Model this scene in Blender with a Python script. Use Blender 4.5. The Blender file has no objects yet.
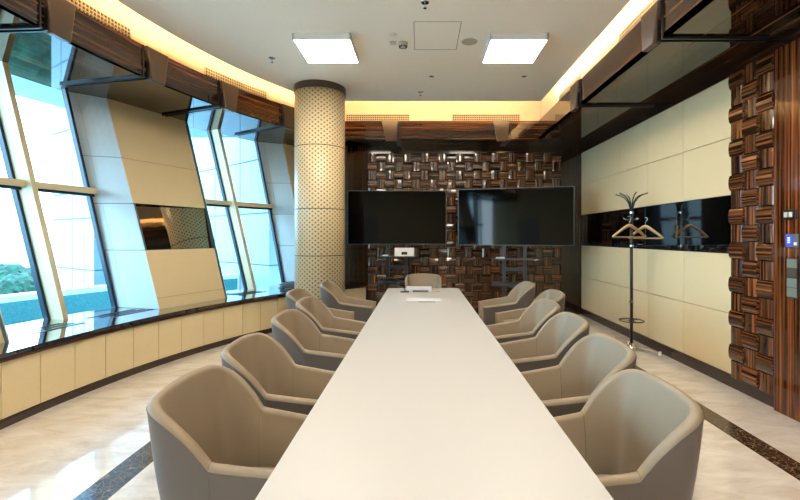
import bpy, bmesh, math, random
from math import sin, cos, pi, radians, asin, sqrt
from mathutils import Vector, Matrix
random.seed(7)
C = bpy.context.scene.collection
sc = bpy.context.scene

def lin(c):
    return tuple((x/12.92 if x <= .04045 else ((x+.055)/1.055)**2.4) for x in c)
def rgb(r, g, b):
    return lin((r/255, g/255, b/255)) + (1,)

# ---------------------------------------------------------------- materials
def mat(name, col, rough=.5, metal=0., coat=0., ior=1.5, spec=.5, emit=None, estr=0., coat_rough=.03):
    m = bpy.data.materials.new(name); m.use_nodes = True
    b = m.node_tree.nodes['Principled BSDF']
    b.inputs['Base Color'].default_value = col
    b.inputs['Roughness'].default_value = rough
    b.inputs['Metallic'].default_value = metal
    b.inputs['Coat Weight'].default_value = coat
    b.inputs['Coat Roughness'].default_value = coat_rough
    b.inputs['IOR'].default_value = ior
    b.inputs['Specular IOR Level'].default_value = spec
    if emit:
        b.inputs['Emission Color'].default_value = emit
        b.inputs['Emission Strength'].default_value = estr
    return m
def nd(m, t, **kw):
    n = m.node_tree.nodes.new(t)
    for k, v in kw.items():
        if k in n.inputs: n.inputs[k].default_value = v
        else: setattr(n, k, v)
    return n
def lk(m, a, b): m.node_tree.links.new(a, b)
def bsdf(m): return m.node_tree.nodes['Principled BSDF']
def ramp(m, fac, stops):
    r = nd(m, 'ShaderNodeValToRGB'); e = r.color_ramp.elements
    while len(e) < len(stops): e.new(.5)
    for i, (p, c) in enumerate(stops): e[i].position = p; e[i].color = c
    lk(m, fac, r.inputs[0]); return r

def mix(m, a, b, f, blend='MIX'):
    n = nd(m, 'ShaderNodeMix', data_type='RGBA', blend_type=blend)
    for s, v in ((n.inputs[6], a), (n.inputs[7], b), (n.inputs[0], f)):
        if hasattr(v, 'is_linked'): lk(m, v, s)
        else: s.default_value = v
    return n.outputs[2]

def ebony(name, dark, mid, light, rough=.08, coat=.6, scale=1., ior=1.5):
    """macassar veneer: stripes across UV.x, running along UV.y"""
    m = mat(name, dark, rough=rough, coat=coat, ior=ior)
    uv = nd(m, 'ShaderNodeUVMap')
    mp = nd(m, 'ShaderNodeMapping'); mp.inputs['Scale'].default_value = (55*scale, .45, 1)
    lk(m, uv.outputs[0], mp.inputs[0])
    n1 = nd(m, 'ShaderNodeTexNoise', Scale=1., Detail=3., Roughness=.6); lk(m, mp.outputs[0], n1.inputs[0])
    mp2 = nd(m, 'ShaderNodeMapping'); mp2.inputs['Scale'].default_value = (17*scale, .25, 1); mp2.inputs['Location'].default_value = (7.3, 2, 0)
    lk(m, uv.outputs[0], mp2.inputs[0])
    n2 = nd(m, 'ShaderNodeTexNoise', Scale=1., Detail=2.); lk(m, mp2.outputs[0], n2.inputs[0])
    r1 = ramp(m, n1.outputs[0], [(.38, dark), (.52, mid), (.66, light)])
    r2 = ramp(m, n2.outputs[0], [(.38, (.42, .42, .42, 1)), (.60, (1, 1, 1, 1))])
    lk(m, mix(m, r1.outputs[0], r2.outputs[0], 1., 'MULTIPLY'), bsdf(m).inputs['Base Color'])
    return m

def fabricky(name, col, rough=.55, nscale=400., bump=.05, var=.06):
    m = mat(name, col, rough=rough, spec=.35)
    tc = nd(m, 'ShaderNodeTexCoord')
    n = nd(m, 'ShaderNodeTexNoise', Scale=nscale, Detail=2.); lk(m, tc.outputs['Object'], n.inputs[0])
    d = tuple(c*(1-var) for c in col[:3])+(1,); l = tuple(min(1, c*(1+var)) for c in col[:3])+(1,)
    r = ramp(m, n.outputs[0], [(.3, d), (.7, l)]); lk(m, r.outputs[0], bsdf(m).inputs['Base Color'])
    b = nd(m, 'ShaderNodeBump', Strength=bump, Distance=.002); lk(m, n.outputs[0], b.inputs['Height'])
    lk(m, b.outputs[0], bsdf(m).inputs['Normal'])
    return m

MT = {}
MT['ceiling'] = fabricky('ceiling_paint', rgb(248, 238, 220), .9, 60, .02, .02)
MT['cove'] = mat('cove_paint', rgb(214, 202, 180), .85)
MT['grille'] = mat('beige_grille', rgb(190, 172, 140), .6)
MT['leather_panel'] = fabricky('beige_wall_panel', rgb(216, 198, 158), .42, 90, .04, .03)
MT['reveal'] = mat('window_reveal_panel', rgb(196, 208, 212), .45)  # blue daylight on the reveals is put into their colour
MT['fascia'] = ebony('macassar_fascia', rgb(44, 27, 20), rgb(68, 44, 32), rgb(140, 86, 48), .06, .6, .6)
MT['soffit'] = ebony('macassar_soffit_gloss', rgb(34, 24, 17), rgb(52, 36, 24), rgb(130, 90, 50), .03, 0., .5, 1.7)
MT['weave'] = ebony('macassar_weave', rgb(22, 12, 8), rgb(94, 54, 29), rgb(160, 98, 52), .14, .7, 1.2)
MT['weave_back'] = ebony('macassar_weave_far', rgb(26, 14, 10), rgb(88, 54, 32), rgb(150, 100, 60), .2, .6, 1.)
MT['veneer'] = ebony('macassar_veneer', rgb(34, 16, 10), rgb(118, 64, 34), rgb(178, 104, 54), .08, .5, .8)
MT['veneer_dark'] = ebony('macassar_dark', rgb(16, 9, 7), rgb(44, 26, 17), rgb(84, 50, 30), .1, .6, .9)
MT['plinth'] = mat('dark_plinth', rgb(52, 34, 28), .25, coat=.4)
MT['sill'] = mat('polished_dark_sill', rgb(30, 24, 24), .03, coat=1., ior=2.1)
MT['sill_edge'] = ebony('sill_edge_wood', rgb(40, 18, 12), rgb(76, 38, 24), rgb(120, 66, 38), .1, .5, .6)
MT['frame_dark'] = mat('dark_window_gasket', rgb(14, 38, 56), .4)
MT['frame_beige'] = mat('beige_window_frame', rgb(218, 200, 160), .4)
MT['mirror_black'] = mat('black_mirror_glass', rgb(8, 8, 8), .01, coat=1., ior=2.2)
MT['mirror'] = mat('tinted_mirror', rgb(140, 124, 104), .03, metal=1.)
MT['black'] = mat('black_metal', rgb(16, 16, 18), .3)
MT['bracket'] = mat('taupe_metal', rgb(84, 72, 64), .3, metal=.3)  # taupe darkened to carry the shadow tint on the brackets
MT['tabletop'] = mat('white_table_laminate', rgb(178, 177, 174), .38, spec=.4)
MT['table_base'] = mat('table_base', rgb(150, 140, 128), .5)
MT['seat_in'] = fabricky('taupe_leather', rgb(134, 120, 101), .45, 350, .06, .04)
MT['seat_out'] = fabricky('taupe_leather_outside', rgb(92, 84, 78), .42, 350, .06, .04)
MT['seam'] = mat('seam_thread', rgb(96, 86, 76), .7)
MT['leg'] = mat('dark_leg', rgb(40, 34, 30), .4)
MT['white'] = mat('white_plastic', rgb(232, 232, 230), .4)
MT['paper'] = mat('white_paper', rgb(198, 202, 208), .7)
MT['offwhite'] = mat('cream_plastic', rgb(208, 198, 176), .5)
MT['grey'] = mat('grey_plastic', rgb(90, 92, 94), .5)
MT['tvblack'] = mat('screen_glass', rgb(4, 4, 5), .05, ior=1.3)
MT['bezel'] = mat('tv_bezel', rgb(70, 72, 74), .3, metal=.7)
MT['chrome'] = mat('chrome', rgb(210, 210, 212), .12, metal=1.)
MT['wood_light'] = ebony('pale_wood', rgb(196, 156, 106), rgb(214, 176, 126), rgb(228, 194, 146), .4, .2, 1.)
MT['stand'] = mat('stand_blue_black', rgb(40, 46, 54), .35)
MT['parapet'] = fabricky('blue_parapet_tile', rgb(72, 150, 152), .5, 30, .02, .15)
MT['fin'] = mat('pale_facade_panel', rgb(132, 154, 164), .5)
MT['joint'] = mat('facade_joint', rgb(70, 96, 110), .7)
MT['cap'] = mat('white_coping', rgb(240, 240, 238), .5)
MT['tree'] = fabricky('tree_foliage', rgb(20, 58, 42), .8, 1.2, .3, .5)
MT['trunk'] = mat('tree_trunk', rgb(90, 74, 60), .8)
MT['bld'] = mat('hazed_concrete', rgb(216, 208, 204), .8)  # pale tone paints the distance haze into the building colour
MT['bldwin'] = mat('hazed_windows', rgb(130, 146, 160), .4)  # pale blue likewise carries the haze
MT['ground'] = mat('hazed_city_ground', rgb(190, 196, 190), .9)  # paled to paint in haze and bounce more light upwards
MT['lamp'] = mat('lamp_diffuser', (1, 1, 1, 1), .5, emit=(1, .88, .72, 1), estr=13.)
MT['led'] = mat('warm_led', (1, 1, 1, 1), .5, emit=(1, .70, .36, 1), estr=30.)
MT['blue_screen'] = mat('thermostat_display', (0, 0, 0, 1), .3, emit=(.02, .04, 1, 1), estr=1.2)
MT['blue_text'] = mat('display_digits', (0, 0, 0, 1), .3, emit=(.45, .55, 1, 1), estr=1.5)
MT['button'] = mat('greenish_buttons', rgb(112, 118, 106), .4)
MT['button_dark'] = mat('brown_button', rgb(72, 64, 52), .4)
MT['cable'] = mat('cable_grey', rgb(120, 130, 140), .5)
MT['door'] = mat('grey_door', rgb(168, 164, 160), .45)

def glass_mat():
    m = bpy.data.materials.new('tinted_window_glass'); m.use_nodes = True
    nt = m.node_tree; nt.nodes.clear()
    o = nd(m, 'ShaderNodeOutputMaterial'); t = nd(m, 'ShaderNodeBsdfTransparent'); t.inputs[0].default_value = (.70, .90, 1, 1)
    g = nd(m, 'ShaderNodeBsdfGlossy'); g.inputs['Roughness'].default_value = .01
    f = nd(m, 'ShaderNodeFresnel', IOR=1.4); x = nd(m, 'ShaderNodeMixShader')
    lk(m, f.outputs[0], x.inputs[0]); lk(m, t.outputs[0], x.inputs[1]); lk(m, g.outputs[0], x.inputs[2]); lk(m, x.outputs[0], o.inputs[0])
    return m
MT['glass'] = glass_mat()

def marble(name, dark=False):
    m = mat(name, (1, 1, 1, 1), .09 if not dark else .22, coat=.5 if not dark else .25)
    tc = nd(m, 'ShaderNodeTexCoord')
    if not dark:
        mp = nd(m, 'ShaderNodeMapping'); mp.inputs['Scale'].default_value = (1.2, 3.2, 1); mp.inputs['Rotation'].default_value = (0, 0, .9)
        lk(m, tc.outputs['Object'], mp.inputs[0])
        n = nd(m, 'ShaderNodeTexNoise', Scale=2.2, Detail=9., Roughness=.68, Distortion=.6); lk(m, mp.outputs[0], n.inputs[0])
        r = ramp(m, n.outputs[0], [(.28, rgb(196, 186, 172)), (.45, rgb(216, 209, 200)), (.62, rgb(230, 226, 220)), (.8, rgb(240, 238, 235))])
        lk(m, r.outputs[0], bsdf(m).inputs['Base Color'])
    else:
        n0 = nd(m, 'ShaderNodeTexNoise', Scale=6., Detail=4.); lk(m, tc.outputs['Object'], n0.inputs[0])
        ad = nd(m, 'ShaderNodeVectorMath', operation='MULTIPLY_ADD'); ad.inputs[1].default_value = (.12, .12, .12)
        lk(m, n0.outputs['Color'], ad.inputs[0]); lk(m, tc.outputs['Object'], ad.inputs[2])
        v = nd(m, 'ShaderNodeTexVoronoi', Scale=24., feature='DISTANCE_TO_EDGE'); lk(m, ad.outputs[0], v.inputs[0])
        r = ramp(m, v.outputs[0], [(0., rgb(176, 150, 116)), (.02, rgb(110, 86, 64)), (.09, rgb(58, 42, 32))])
        n2 = nd(m, 'ShaderNodeTexNoise', Scale=16., Detail=6.); lk(m, tc.outputs['Object'], n2.inputs[0])
        r2 = ramp(m, n2.outputs[0], [(.35, (.55, .55, .55, 1)), (.65, (1, 1, 1, 1))])
        lk(m, mix(m, r.outputs[0], r2.outputs[0], 1., 'MULTIPLY'), bsdf(m).inputs['Base Color'])
    return m
MT['floor'] = marble('cream_marble'); MT['floor_band'] = marble('emperador_marble', True)

def column_mat():
    m = mat('dotted_column_cladding', rgb(200, 184, 150), .4)
    uv = nd(m, 'ShaderNodeUVMap'); sp = nd(m, 'ShaderNodeSeparateXYZ'); lk(m, uv.outputs[0], sp.inputs[0])
    def mth(op, a, b=None, c=None):
        n = nd(m, 'ShaderNodeMath', operation=op)
        for i, v in enumerate((a, b, c)):
            if v is None: continue
            if hasattr(v, 'is_linked'): lk(m, v, n.inputs[i])
            else: n.inputs[i].default_value = v
        return n.outputs[0]
    u = mth('MULTIPLY', sp.outputs[0], 56.); v = mth('DIVIDE', sp.outputs[1], .062)
    fu = mth('FLOOR', u); odd = mth('MULTIPLY', mth('MODULO', fu, 2.), .5)
    a = mth('ABSOLUTE', mth('SUBTRACT', mth('FRACT', u), .5)); b = mth('ABSOLUTE', mth('SUBTRACT', mth('FRACT', mth('ADD', v, odd)), .5))
    d = mth('ADD', mth('MULTIPLY', mth('POWER', a, 2.), .42), mth('POWER', b, 2.))
    hole = mth('LESS_THAN', d, .045)
    lk(m, mix(m, rgb(204, 186, 148), rgb(120, 102, 78), hole), bsdf(m).inputs['Base Color'])
    bu = nd(m, 'ShaderNodeBump', Strength=.5, Distance=.008, invert=True); lk(m, hole, bu.inputs['Height']); lk(m, bu.outputs[0], bsdf(m).inputs['Normal'])
    return m
MT['column'] = column_mat()

# ---------------------------------------------------------------- mesh collector
class MB:
    def __init__(s): s.v = []; s.f = []; s.uv = []; s.mi = []
    def face(s, idx, uvs=None, mi=0):
        s.f.append(tuple(idx)); s.uv.append(uvs); s.mi.append(mi)
    def add(s, pts):
        k = len(s.v); s.v += [tuple(p) for p in pts]; return k
    def box(s, x0, y0, z0, x1, y1, z1, grain=None, mi=0, M=None, uo=0):
        p = [Vector((x, y, z)) for z in (z0, z1) for y in (y0, y1) for x in (x0, x1)]
        q = [M @ a for a in p] if M else p
        k = s.add(q)
        for fc in ((0, 2, 3, 1), (4, 5, 7, 6), (0, 1, 5, 4), (2, 6, 7, 3), (0, 4, 6, 2), (1, 3, 7, 5)):
            uv = None
            if grain is not None:
                ax = [a for a in range(3) if len({round(p[i][a], 6) for i in fc}) > 1]
                g = grain if grain in ax else ax[-1]; cr = [a for a in ax if a != g]
                cr = cr[0] if cr else ax[0]
                uv = [(p[i][cr]+uo, p[i][g]) for i in fc]
            s.face([k+i for i in fc], uv, mi)
    def grid(s, rows, uvf=None, closed_u=False, flip=False, mi=0):
        """rows: list of lists of points"""
        n = len(rows[0]); k = s.add([p for r in rows for p in r])
        for i in range(len(rows)-1):
            for j in range(n if closed_u else n-1):
                j2 = (j+1) % n
                fc = [k+i*n+j, k+i*n+j2, k+(i+1)*n+j2, k+(i+1)*n+j]
                uv = [uvf(i, j), uvf(i, j+1), uvf(i+1, j+1), uvf(i+1, j)] if uvf else None
                if flip: fc.reverse(); uv = uv and uv[::-1]
                s.face(fc, uv, mi)
    def slab(s, rows, thick, uvf=None):
        """closed slab: grid rows plus copy offset by vector function thick(i,j)"""
        n = len(rows[0]); m = len(rows)
        a = s.add([p for r in rows for p in r])
        b = s.add([Vector(rows[i][j])+Vector(thick(i, j)) for i in range(m) for j in range(n)])
        U = uvf or (lambda i, j: (0, 0))
        for i in range(m-1):
            for j in range(n-1):
                q = [(i, j), (i, j+1), (i+1, j+1), (i+1, j)]; uv = [U(*x) for x in q]
                s.face([a+x*n+y for x, y in q], uv)
                s.face([b+x*n+y for x, y in q][::-1], uv[::-1])
        ring = [(0, j) for j in range(n)]+[(i, n-1) for i in range(1, m)]+[(m-1, j) for j in range(n-2, -1, -1)]+[(i, 0) for i in range(m-2, 0, -1)]
        for x in range(len(ring)):
            p, q = ring[x], ring[(x+1) % len(ring)]
            up, uq = U(*p), U(*q)
            s.face([a+p[0]*n+p[1], b+p[0]*n+p[1], b+q[0]*n+q[1], a+q[0]*n+q[1]], [up, (up[0]+.02, up[1]), (uq[0]+.02, uq[1]), uq])
    def tube(s, pts, r, n=8, cap=True):
        pts = [Vector(p) for p in pts]; rr = r if isinstance(r, (list, tuple)) else [r]*len(pts)
        t0 = (pts[1]-pts[0]).normalized(); up = Vector((0, 0, 1)) if abs(t0.z) < .9 else Vector((1, 0, 0))
        a = t0.cross(up).normalized(); rows = []; L = 0
        Ls = []
        for i, p in enumerate(pts):
            t = (pts[min(i+1, len(pts)-1)]-pts[max(i-1, 0)]).normalized()
            a = (a-t*a.dot(t)).normalized(); b = t.cross(a)
            if i: L += (p-pts[i-1]).length
            Ls.append(L)
            rows.append([p+(a*cos(2*pi*j/n)+b*sin(2*pi*j/n))*rr[i] for j in range(n)])
        k = len(s.v)
        s.grid(rows, lambda i, j: (j/n*2*pi*rr[0], Ls[i]), closed_u=True)
        if cap:
            s.face([k+j for j in range(n)][::-1]); s.face([k+(len(pts)-1)*n+j for j in range(n)])
    def lathe(s, prof, n=24, o=(0, 0, 0), uv=False):
        o = Vector(o); k = len(s.v)
        rows = [[o+Vector((r*cos(2*pi*j/n), r*sin(2*pi*j/n), z)) for j in range(n)] for r, z in prof]
        s.grid(rows, (lambda i, j: (j/n, prof[i][1])) if uv else None, closed_u=True)
        if prof[0][0] > 1e-6: s.face([k+j for j in range(n)][::-1])
        if prof[-1][0] > 1e-6: s.face([k+(len(prof)-1)*n+j for j in range(n)])
    def prism(s, outline, z0, z1):
        n = len(outline); k = s.add([(x, y, z0) for x, y in outline]+[(x, y, z1) for x, y in outline])
        s.face([k+i for i in range(n)][::-1]); s.face([k+n+i for i in range(n)])
        for i in range(n):
            j = (i+1) % n; s.face([k+i, k+j, k+n+j, k+n+i])
    def build(s, name, m, parent=None, smooth=False, bevel=0., fix=True, seg=2, mats=None):
        me = bpy.data.meshes.new(name); me.from_pydata(s.v, [], s.f)
        ul = me.uv_layers.new(name='UVMap')
        for p, uv in zip(me.polygons, s.uv):
            for q, li in enumerate(p.loop_indices):
                if uv: ul.data[li].uv = uv[q]
                else:
                    c = me.vertices[me.loops[li].vertex_index].co; ul.data[li].uv = (c.x+c.y*.37, c.z)
        for p, mi in zip(me.polygons, s.mi): p.material_index = mi; p.use_smooth = smooth
        if fix:
            bm = bmesh.new(); bm.from_mesh(me)
            bmesh.ops.remove_doubles(bm, verts=bm.verts, dist=1e-5)
            bmesh.ops.recalc_face_normals(bm, faces=bm.faces); bm.to_mesh(me); bm.free()
        for q in (mats or [m]): me.materials.append(q)
        o = bpy.data.objects.new(name, me); C.objects.link(o)
        if parent: o.parent = parent
        if bevel:
            b = o.modifiers.new('bevel', 'BEVEL'); b.width = bevel; b.segments = seg; b.limit_method = 'ANGLE'; b.angle_limit = radians(40)
        return o

def tag(o, label=None, cat=None, group=None, kind=None):
    if label: o['label'] = label
    if cat: o['category'] = cat
    if group: o['group'] = group
    if kind: o['kind'] = kind
    return o
def empty(name, loc=(0, 0, 0), rz=0):
    o = bpy.data.objects.new(name, None); C.objects.link(o); o.location = loc; o.rotation_euler = (0, 0, rz)
    o.empty_display_size = .1; return o
def thing(name, label, cat, loc=(0, 0, 0), rz=0, group=None):
    return tag(empty(name, loc, rz), label, cat, group)
def struct(o): return tag(o, kind='structure')
def copy_tree(o, parent=None):
    c = o.copy(); C.objects.link(c)
    if parent: c.parent = parent; c.matrix_parent_inverse = o.matrix_parent_inverse
    for ch in [x for x in bpy.data.objects if x.parent == o]: copy_tree(ch, c)
    return c

# ---------------------------------------------------------------- room geometry
CX, CY = 3.34, 3.10                  # centre of the curved facade
def P(th, R, z):
    """point on the facade curve: angle in degrees, radius, height; straight behind th<0"""
    a = radians(th)
    if th < 0: return Vector((CX-R, CY+6.5*a, z))
    return Vector((CX-R*cos(a), CY+R*sin(a), z))
YB, XR, YR = 7.95, 3.0, -5.6         # back wall, right wall, rear wall
ZS, ZC = 3.14, 3.62                  # soffit underside, ceiling
TH0 = math.degrees((YR-CY)/6.5)
def thmax(R, y=YB): return math.degrees(asin((y-CY)/R))
def ths(a, b, step=1.5):
    n = max(1, int(math.ceil((b-a)/step))); return [a+(b-a)*i/n for i in range(n+1)]

# floor -----------------------------------------------------------
b = MB(); tl = ths(TH0, thmax(6.5), 1.5)
poly = [P(t, 6.5, 0) for t in tl]
b.grid([[(p.x-.02, p.y, z) for p in poly] for z in (0,)]+[[(XR, p.y, 0) for p in poly]])
fl = b.build('floor', MT['floor'], fix=False); struct(fl)
b = MB()                               # dark inlaid marble border, flush strips
for x0, y0, x1, y1 in ((-1.915, -1.6, -1.725, 6.9), (2.25, -1.6, 2.425, 6.9), (-1.725, 6.72, 2.25, 6.9)):
    b.box(x0, y0, -.01, x1, y1, .0015)
b.build('border_inlay', MT['floor_band'], fl)

# ceiling ------------------------------------------------------------
def ceil_left(y, R=6.18):
    return CX-R if y < CY else CX-sqrt(R*R-(y-CY)**2)
YCE, XCE = 6.81, 1.93
ys = [YR+(YCE-YR)*i/60 for i in range(61)]
b = MB()
b.slab([[(ceil_left(y), y, ZC) for y in ys], [(XCE, y, ZC) for y in ys]], lambda i, j: (0, 0, .04))
ce = b.build('ceiling', MT['ceiling']); struct(ce)
b = MB(); b.box(-4.3, YR-.1, 3.97, XR+.1, YB+.1, 4.05)
o = b.build('ceiling.001', MT['cove']); struct(o)
# access hatch groove in ceiling
b = MB()
hx0, hx1, hy0, hy1 = -.07, .41, 4.29, 4.93
for x0, y0, x1, y1 in ((hx0, hy0, hx0+.006, hy1), (hx1, hy0, hx1+.006, hy1), (hx0, hy1, hx1+.006, hy1+.006), (hx0, hy0, hx1, hy0+.006)):
    b.box(x0, y0, ZC-.001, x1, y1, ZC+.004)
b.build('access_hatch_joint', MT['grey'], ce)

# cove back walls ---------------------------------------------------------
ZF = 3.46                             # fascia top
XF, YF, RF = 2.05, 7.39, 6.40
b = MB(); tl = ths(TH0, thmax(6.46, 7.46), 1.5)
b.slab([[P(t, 6.46, z) for t in tl] for z in (ZF-.02, 3.97)], lambda i, j: (P(tl[j], 6.52, 0)-P(tl[j], 6.46, 0)))
b.box(-1.6, 7.45, ZF-.02, 2.16, 7.51, 3.97); b.box(2.11, YR, ZF-.02, 2.17, 7.51, 3.97)
struct(b.build('trim_1', MT['cove']))

# LED strips hidden on the ceiling's edge (real lamps of the cove)
def led(name, rows, label):
    b = MB(); b.slab(rows, lambda i, j: (0, 0, .02)); o = b.build(name, MT['led']); tag(o, label, 'light strip', 'warm light strips in the ceiling cove')
ZL = ZC+.055
tl = ths(TH0+1, 37.5, 1.5)
led('led_strip', [[P(t, 6.10, ZL) for t in tl], [P(t, 6.125, ZL) for t in tl]], 'warm light strip in cove along the curved window side')
led('led_strip', [[(-1.35, YCE-.06, ZL), (XCE-.1, YCE-.06, ZL)], [(-1.35, YCE-.035, ZL), (XCE-.1, YCE-.035, ZL)]], 'warm light strip in cove above the far end wall')
led('led_strip', [[(XCE-.06, YR+.1, ZL), (XCE-.06, YCE-.1, ZL)], [(XCE-.035, YR+.1, ZL), (XCE-.035, YCE-.1, ZL)]], 'warm light strip in cove along the coat rack side')

# fascias (vertical glossy wood) --------------------------------------------
b = MB(); tl = ths(TH0, thmax(RF, YF), 1.2)
arc = [6.4*radians(t) for t in tl]
b.slab([[P(t, RF, z) for t in tl] for z in (ZS, ZF)], lambda i, j: (P(tl[j], RF+.05, 0)-P(tl[j], RF, 0)), lambda i, j: ((ZS, ZF)[i]+.2*(int(tl[j]) % 1), arc[j]))
fl_l = struct(b.build('trim_2', MT['fascia']))
b = MB(); b.box(-1.5, YF, ZS, XF+.05, YF+.05, ZF, grain=0, uo=.31)
b.v = [(x, y-(.0055 if z > ZS+.1 else 0), z) for x, y, z in b.v]
fl_b = struct(b.build('trim_3', MT['fascia']))
b = MB(); b.box(XF, YR, ZS, XF+.05, YF, ZF, grain=1, uo=.77)
fl_r = struct(b.build('trim_4', MT['fascia']))

# soffit undersides ---------------------------------------------------------
b = MB(); NT = 84
def sofrow(R):
    T = thmax(R, YB); return [P(TH0+(T-TH0)*i/NT, R, ZS) for i in range(NT+1)]
Rs = [RF, 6.7, 7.0, 7.3, 7.72]
arcL = [6.9*radians(TH0+(44-TH0)*i/NT) for i in range(NT+1)]
b.slab([sofrow(R) for R in Rs], lambda i, j: (0, 0, .03), lambda i, j: (Rs[i], arcL[j]))
so_l = struct(b.build('trim_5', MT['soffit']))
b = MB(); b.box(-1.45, YF, ZS, XF, YB, ZS+.03, grain=0, uo=.2)
so_b = struct(b.build('trim_6', MT['soffit']))
b = MB(); b.box(XF, YR, ZS, XR, YB, ZS+.03, grain=1, uo=.5)
so_r = struct(b.build('trim_7', MT['soffit']))

# soffit joints (black double bars), fascia bars and taupe tapered brackets
def bracket_set(parent_sof, parent_fas, M, length):
    """local: x along fascia (towards far end), y from fascia into soffit, z up, origin at fascia bottom"""
    b = MB()
    for dx in (-.035, .035-.018):
        b.box(dx, .0, -.022, dx+.018, length, .0, M=M)
    b.box(-.017, 0, -.006, .017, length, 0, M=M)
    b.build('joint_bar', MT['black'], parent_sof)
    b = MB(); b.box(-.04, -.012, -.02, -.025, .002, ZF-ZS, M=M); b.box(.005, -.03, -.02, .018, .002, ZF-ZS, M=M)
    b.build('joint_frame', MT['black'], parent_fas)
    b = MB(); H = ZF-ZS
    pr = [(-.02, 0), (.26, 0), (.21, 0), (.03, 0)]
    k = b.add([M @ Vector(v) for v in ((-.015, -.035, H), (.275, -.035, H), (.20, -.06, -.035), (.03, -.06, -.035), (-.015, .002, H), (.275, .002, H), (.20, .002, -.035), (.03, .002, -.035))])
    for f in ((0, 3, 2, 1), (4, 5, 6, 7), (0, 1, 5, 4), (1, 2, 6, 5), (2, 3, 7, 6), (3, 0, 4, 7)): b.face([k+i for i in f])
    o = b.build('tapered_bracket', MT['bracket'], parent_fas, bevel=.008)
for i in range(-8, 5):
    th = 3.0+9.55*i
    if th < TH0+2: continue
    o_ = P(th, RF, ZS); a = radians(max(th, 0))
    along = Vector((sin(a), cos(a), 0)); into = Vector((-cos(a), sin(a), 0))
    M = Matrix(((along.x, into.x, 0, o_.x), (along.y, into.y, 0, o_.y), (0, 0, 1, ZS), (0, 0, 0, 1)))
    bracket_set(so_l, fl_l, M, 1.1)
for y in (-5.58, -3.74, -1.9, -.06, 1.78, 3.62, 5.46):
    M = Matrix(((0, 1, 0, XF), (1, 0, 0, y), (0, 0, 1, ZS), (0, 0, 0, 1)))
    bracket_set(so_r, fl_r, M, .95)
for x in (-.40, 1.53):
    M = Matrix(((-1, 0, 0, x), (0, 1, 0, YF), (0, 0, 1, ZS), (0, 0, 0, 1)))
    bracket_set(so_b, fl_b, M, .56)

# air grilles on the cove wall ------------------------------------------------
def grille(label, f, length, rows, pitch):
    """f(u, v, d): world point, u along, v height from 0..h, d out of the wall"""
    h = .036*rows+.01; n = int(length/pitch)
    t = thing('air_grille', label, 'vent', f(length/2, 0, 0), 0, 'air grilles in the cove')
    inv = Matrix.Translation(-f(length/2, 0, 0))
    def bx(b, u0, v0, d0, u1, v1, d1):
        k = b.add([inv @ f(u, v, d) for d in (d0, d1) for v in (v0, v1) for u in (u0, u1)])
        for fc in ((0, 2, 3, 1), (4, 5, 7, 6), (0, 1, 5, 4), (2, 6, 7, 3), (0, 4, 6, 2), (1, 3, 7, 5)): b.face([k+i for i in fc])
    b = MB()
    for i in range(n): bx(b, i*pitch, 0, .0005, (i+1)*pitch, h, .003)
    b.build('backing', MT['black'], t)
    b = MB()
    for i in range(n+1): bx(b, i*pitch-.006, 0, .003, i*pitch+.006, h, .012)
    for r in range(rows+1):
        for i in range(n): bx(b, i*pitch, r*.036, .003, (i+1)*pitch, r*.036+.01, .012)
    b.build('lattice', MT['grille'], t)
for a0, a1, lab in ((1.6, 11.4, 'air grille in curved cove, nearest the camera'), (20.4, 29.6, 'air grille in curved cove, beside the dotted column')):
    grille(lab, lambda u, v, d, a0=a0: P(a0+math.degrees(u/6.46), 6.46-d, ZF+.012+v), (a1-a0)*radians(1)*6.46, 3, .038)
for x0, x1, lab in ((-1.30, -.19, 'air grille over the far wall, right beside the column'), (.56, 1.74, 'air grille over the far wall, nearer the right corner')):
    grille(lab, lambda u, v, d, x0=x0: Vector((x0+u, 7.45-d, ZF+.012+v)), x1-x0, 3, .038)
for y0, y1, lab in ((5.6, 6.45, 'air grille in the right hand cove near the far corner'), (3.2, 4.5, 'air grille in the right hand cove nearest the camera')):
    grille(lab, lambda u, v, d, y0=y0: Vector((2.11-d, y0+u, ZF+.012+v)), y1-y0, 3, .038)

# right wall -----------------------------------------------------------------
YP = 4.06                                     # end of beige panels
b = MB(); b.box(XR+.025, YR, 0, XR+.12, YB+.1, 4.0)
wr = struct(b.build('wall_right', MT['veneer_dark']))
zs = [.115, .705, 1.285, 1.85, 2.41, 3.0]; yy = [YP+.0]+[4.09+.768*i for i in range(1, 5)]+[YB]
b = MB(); g = .003
for i in range(5):
    if i == 2: continue
    for j in range(len(yy)-1):
        b.box(XR, yy[j]+g, zs[i]+g, XR+.026, yy[j+1]-g, zs[i+1]-g)
b.build('leather_panel', MT['leather_panel'], wr, bevel=.003, seg=1)
b = MB()
for j in range(len(yy)-1): b.box(XR+.004, yy[j]+.002, zs[2]+g, XR+.026, yy[j+1]-.002, zs[3]-g)
tag(b.build('mirror_strip', MT['mirror_black'], wr), 'black mirror glass strip')
b = MB(); b.box(XR-.004, YP, 3.0, XR+.02, YB, ZS, grain=1); b.box(2.955, 3.556, 3.002, XR+.02, YP, ZS, grain=1); b.build('top_trim', MT['veneer_dark'], wr)
b = MB(); b.box(XR-.012, 3.56, 0, XR+.02, YB, .112); struct(b.build('baseboard_right', MT['plinth']))
b = MB(); b.box(2.955, YR, 0, XR+.03, 3.555, 3.0, grain=2); b.build('veneer_cladding', MT['veneer'], wr)
b = MB(); b.box(2.958, YR, 3.0, XR+.02, 3.555, ZS, grain=1); b.build('top_trim', MT['veneer_dark'], wr)

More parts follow.
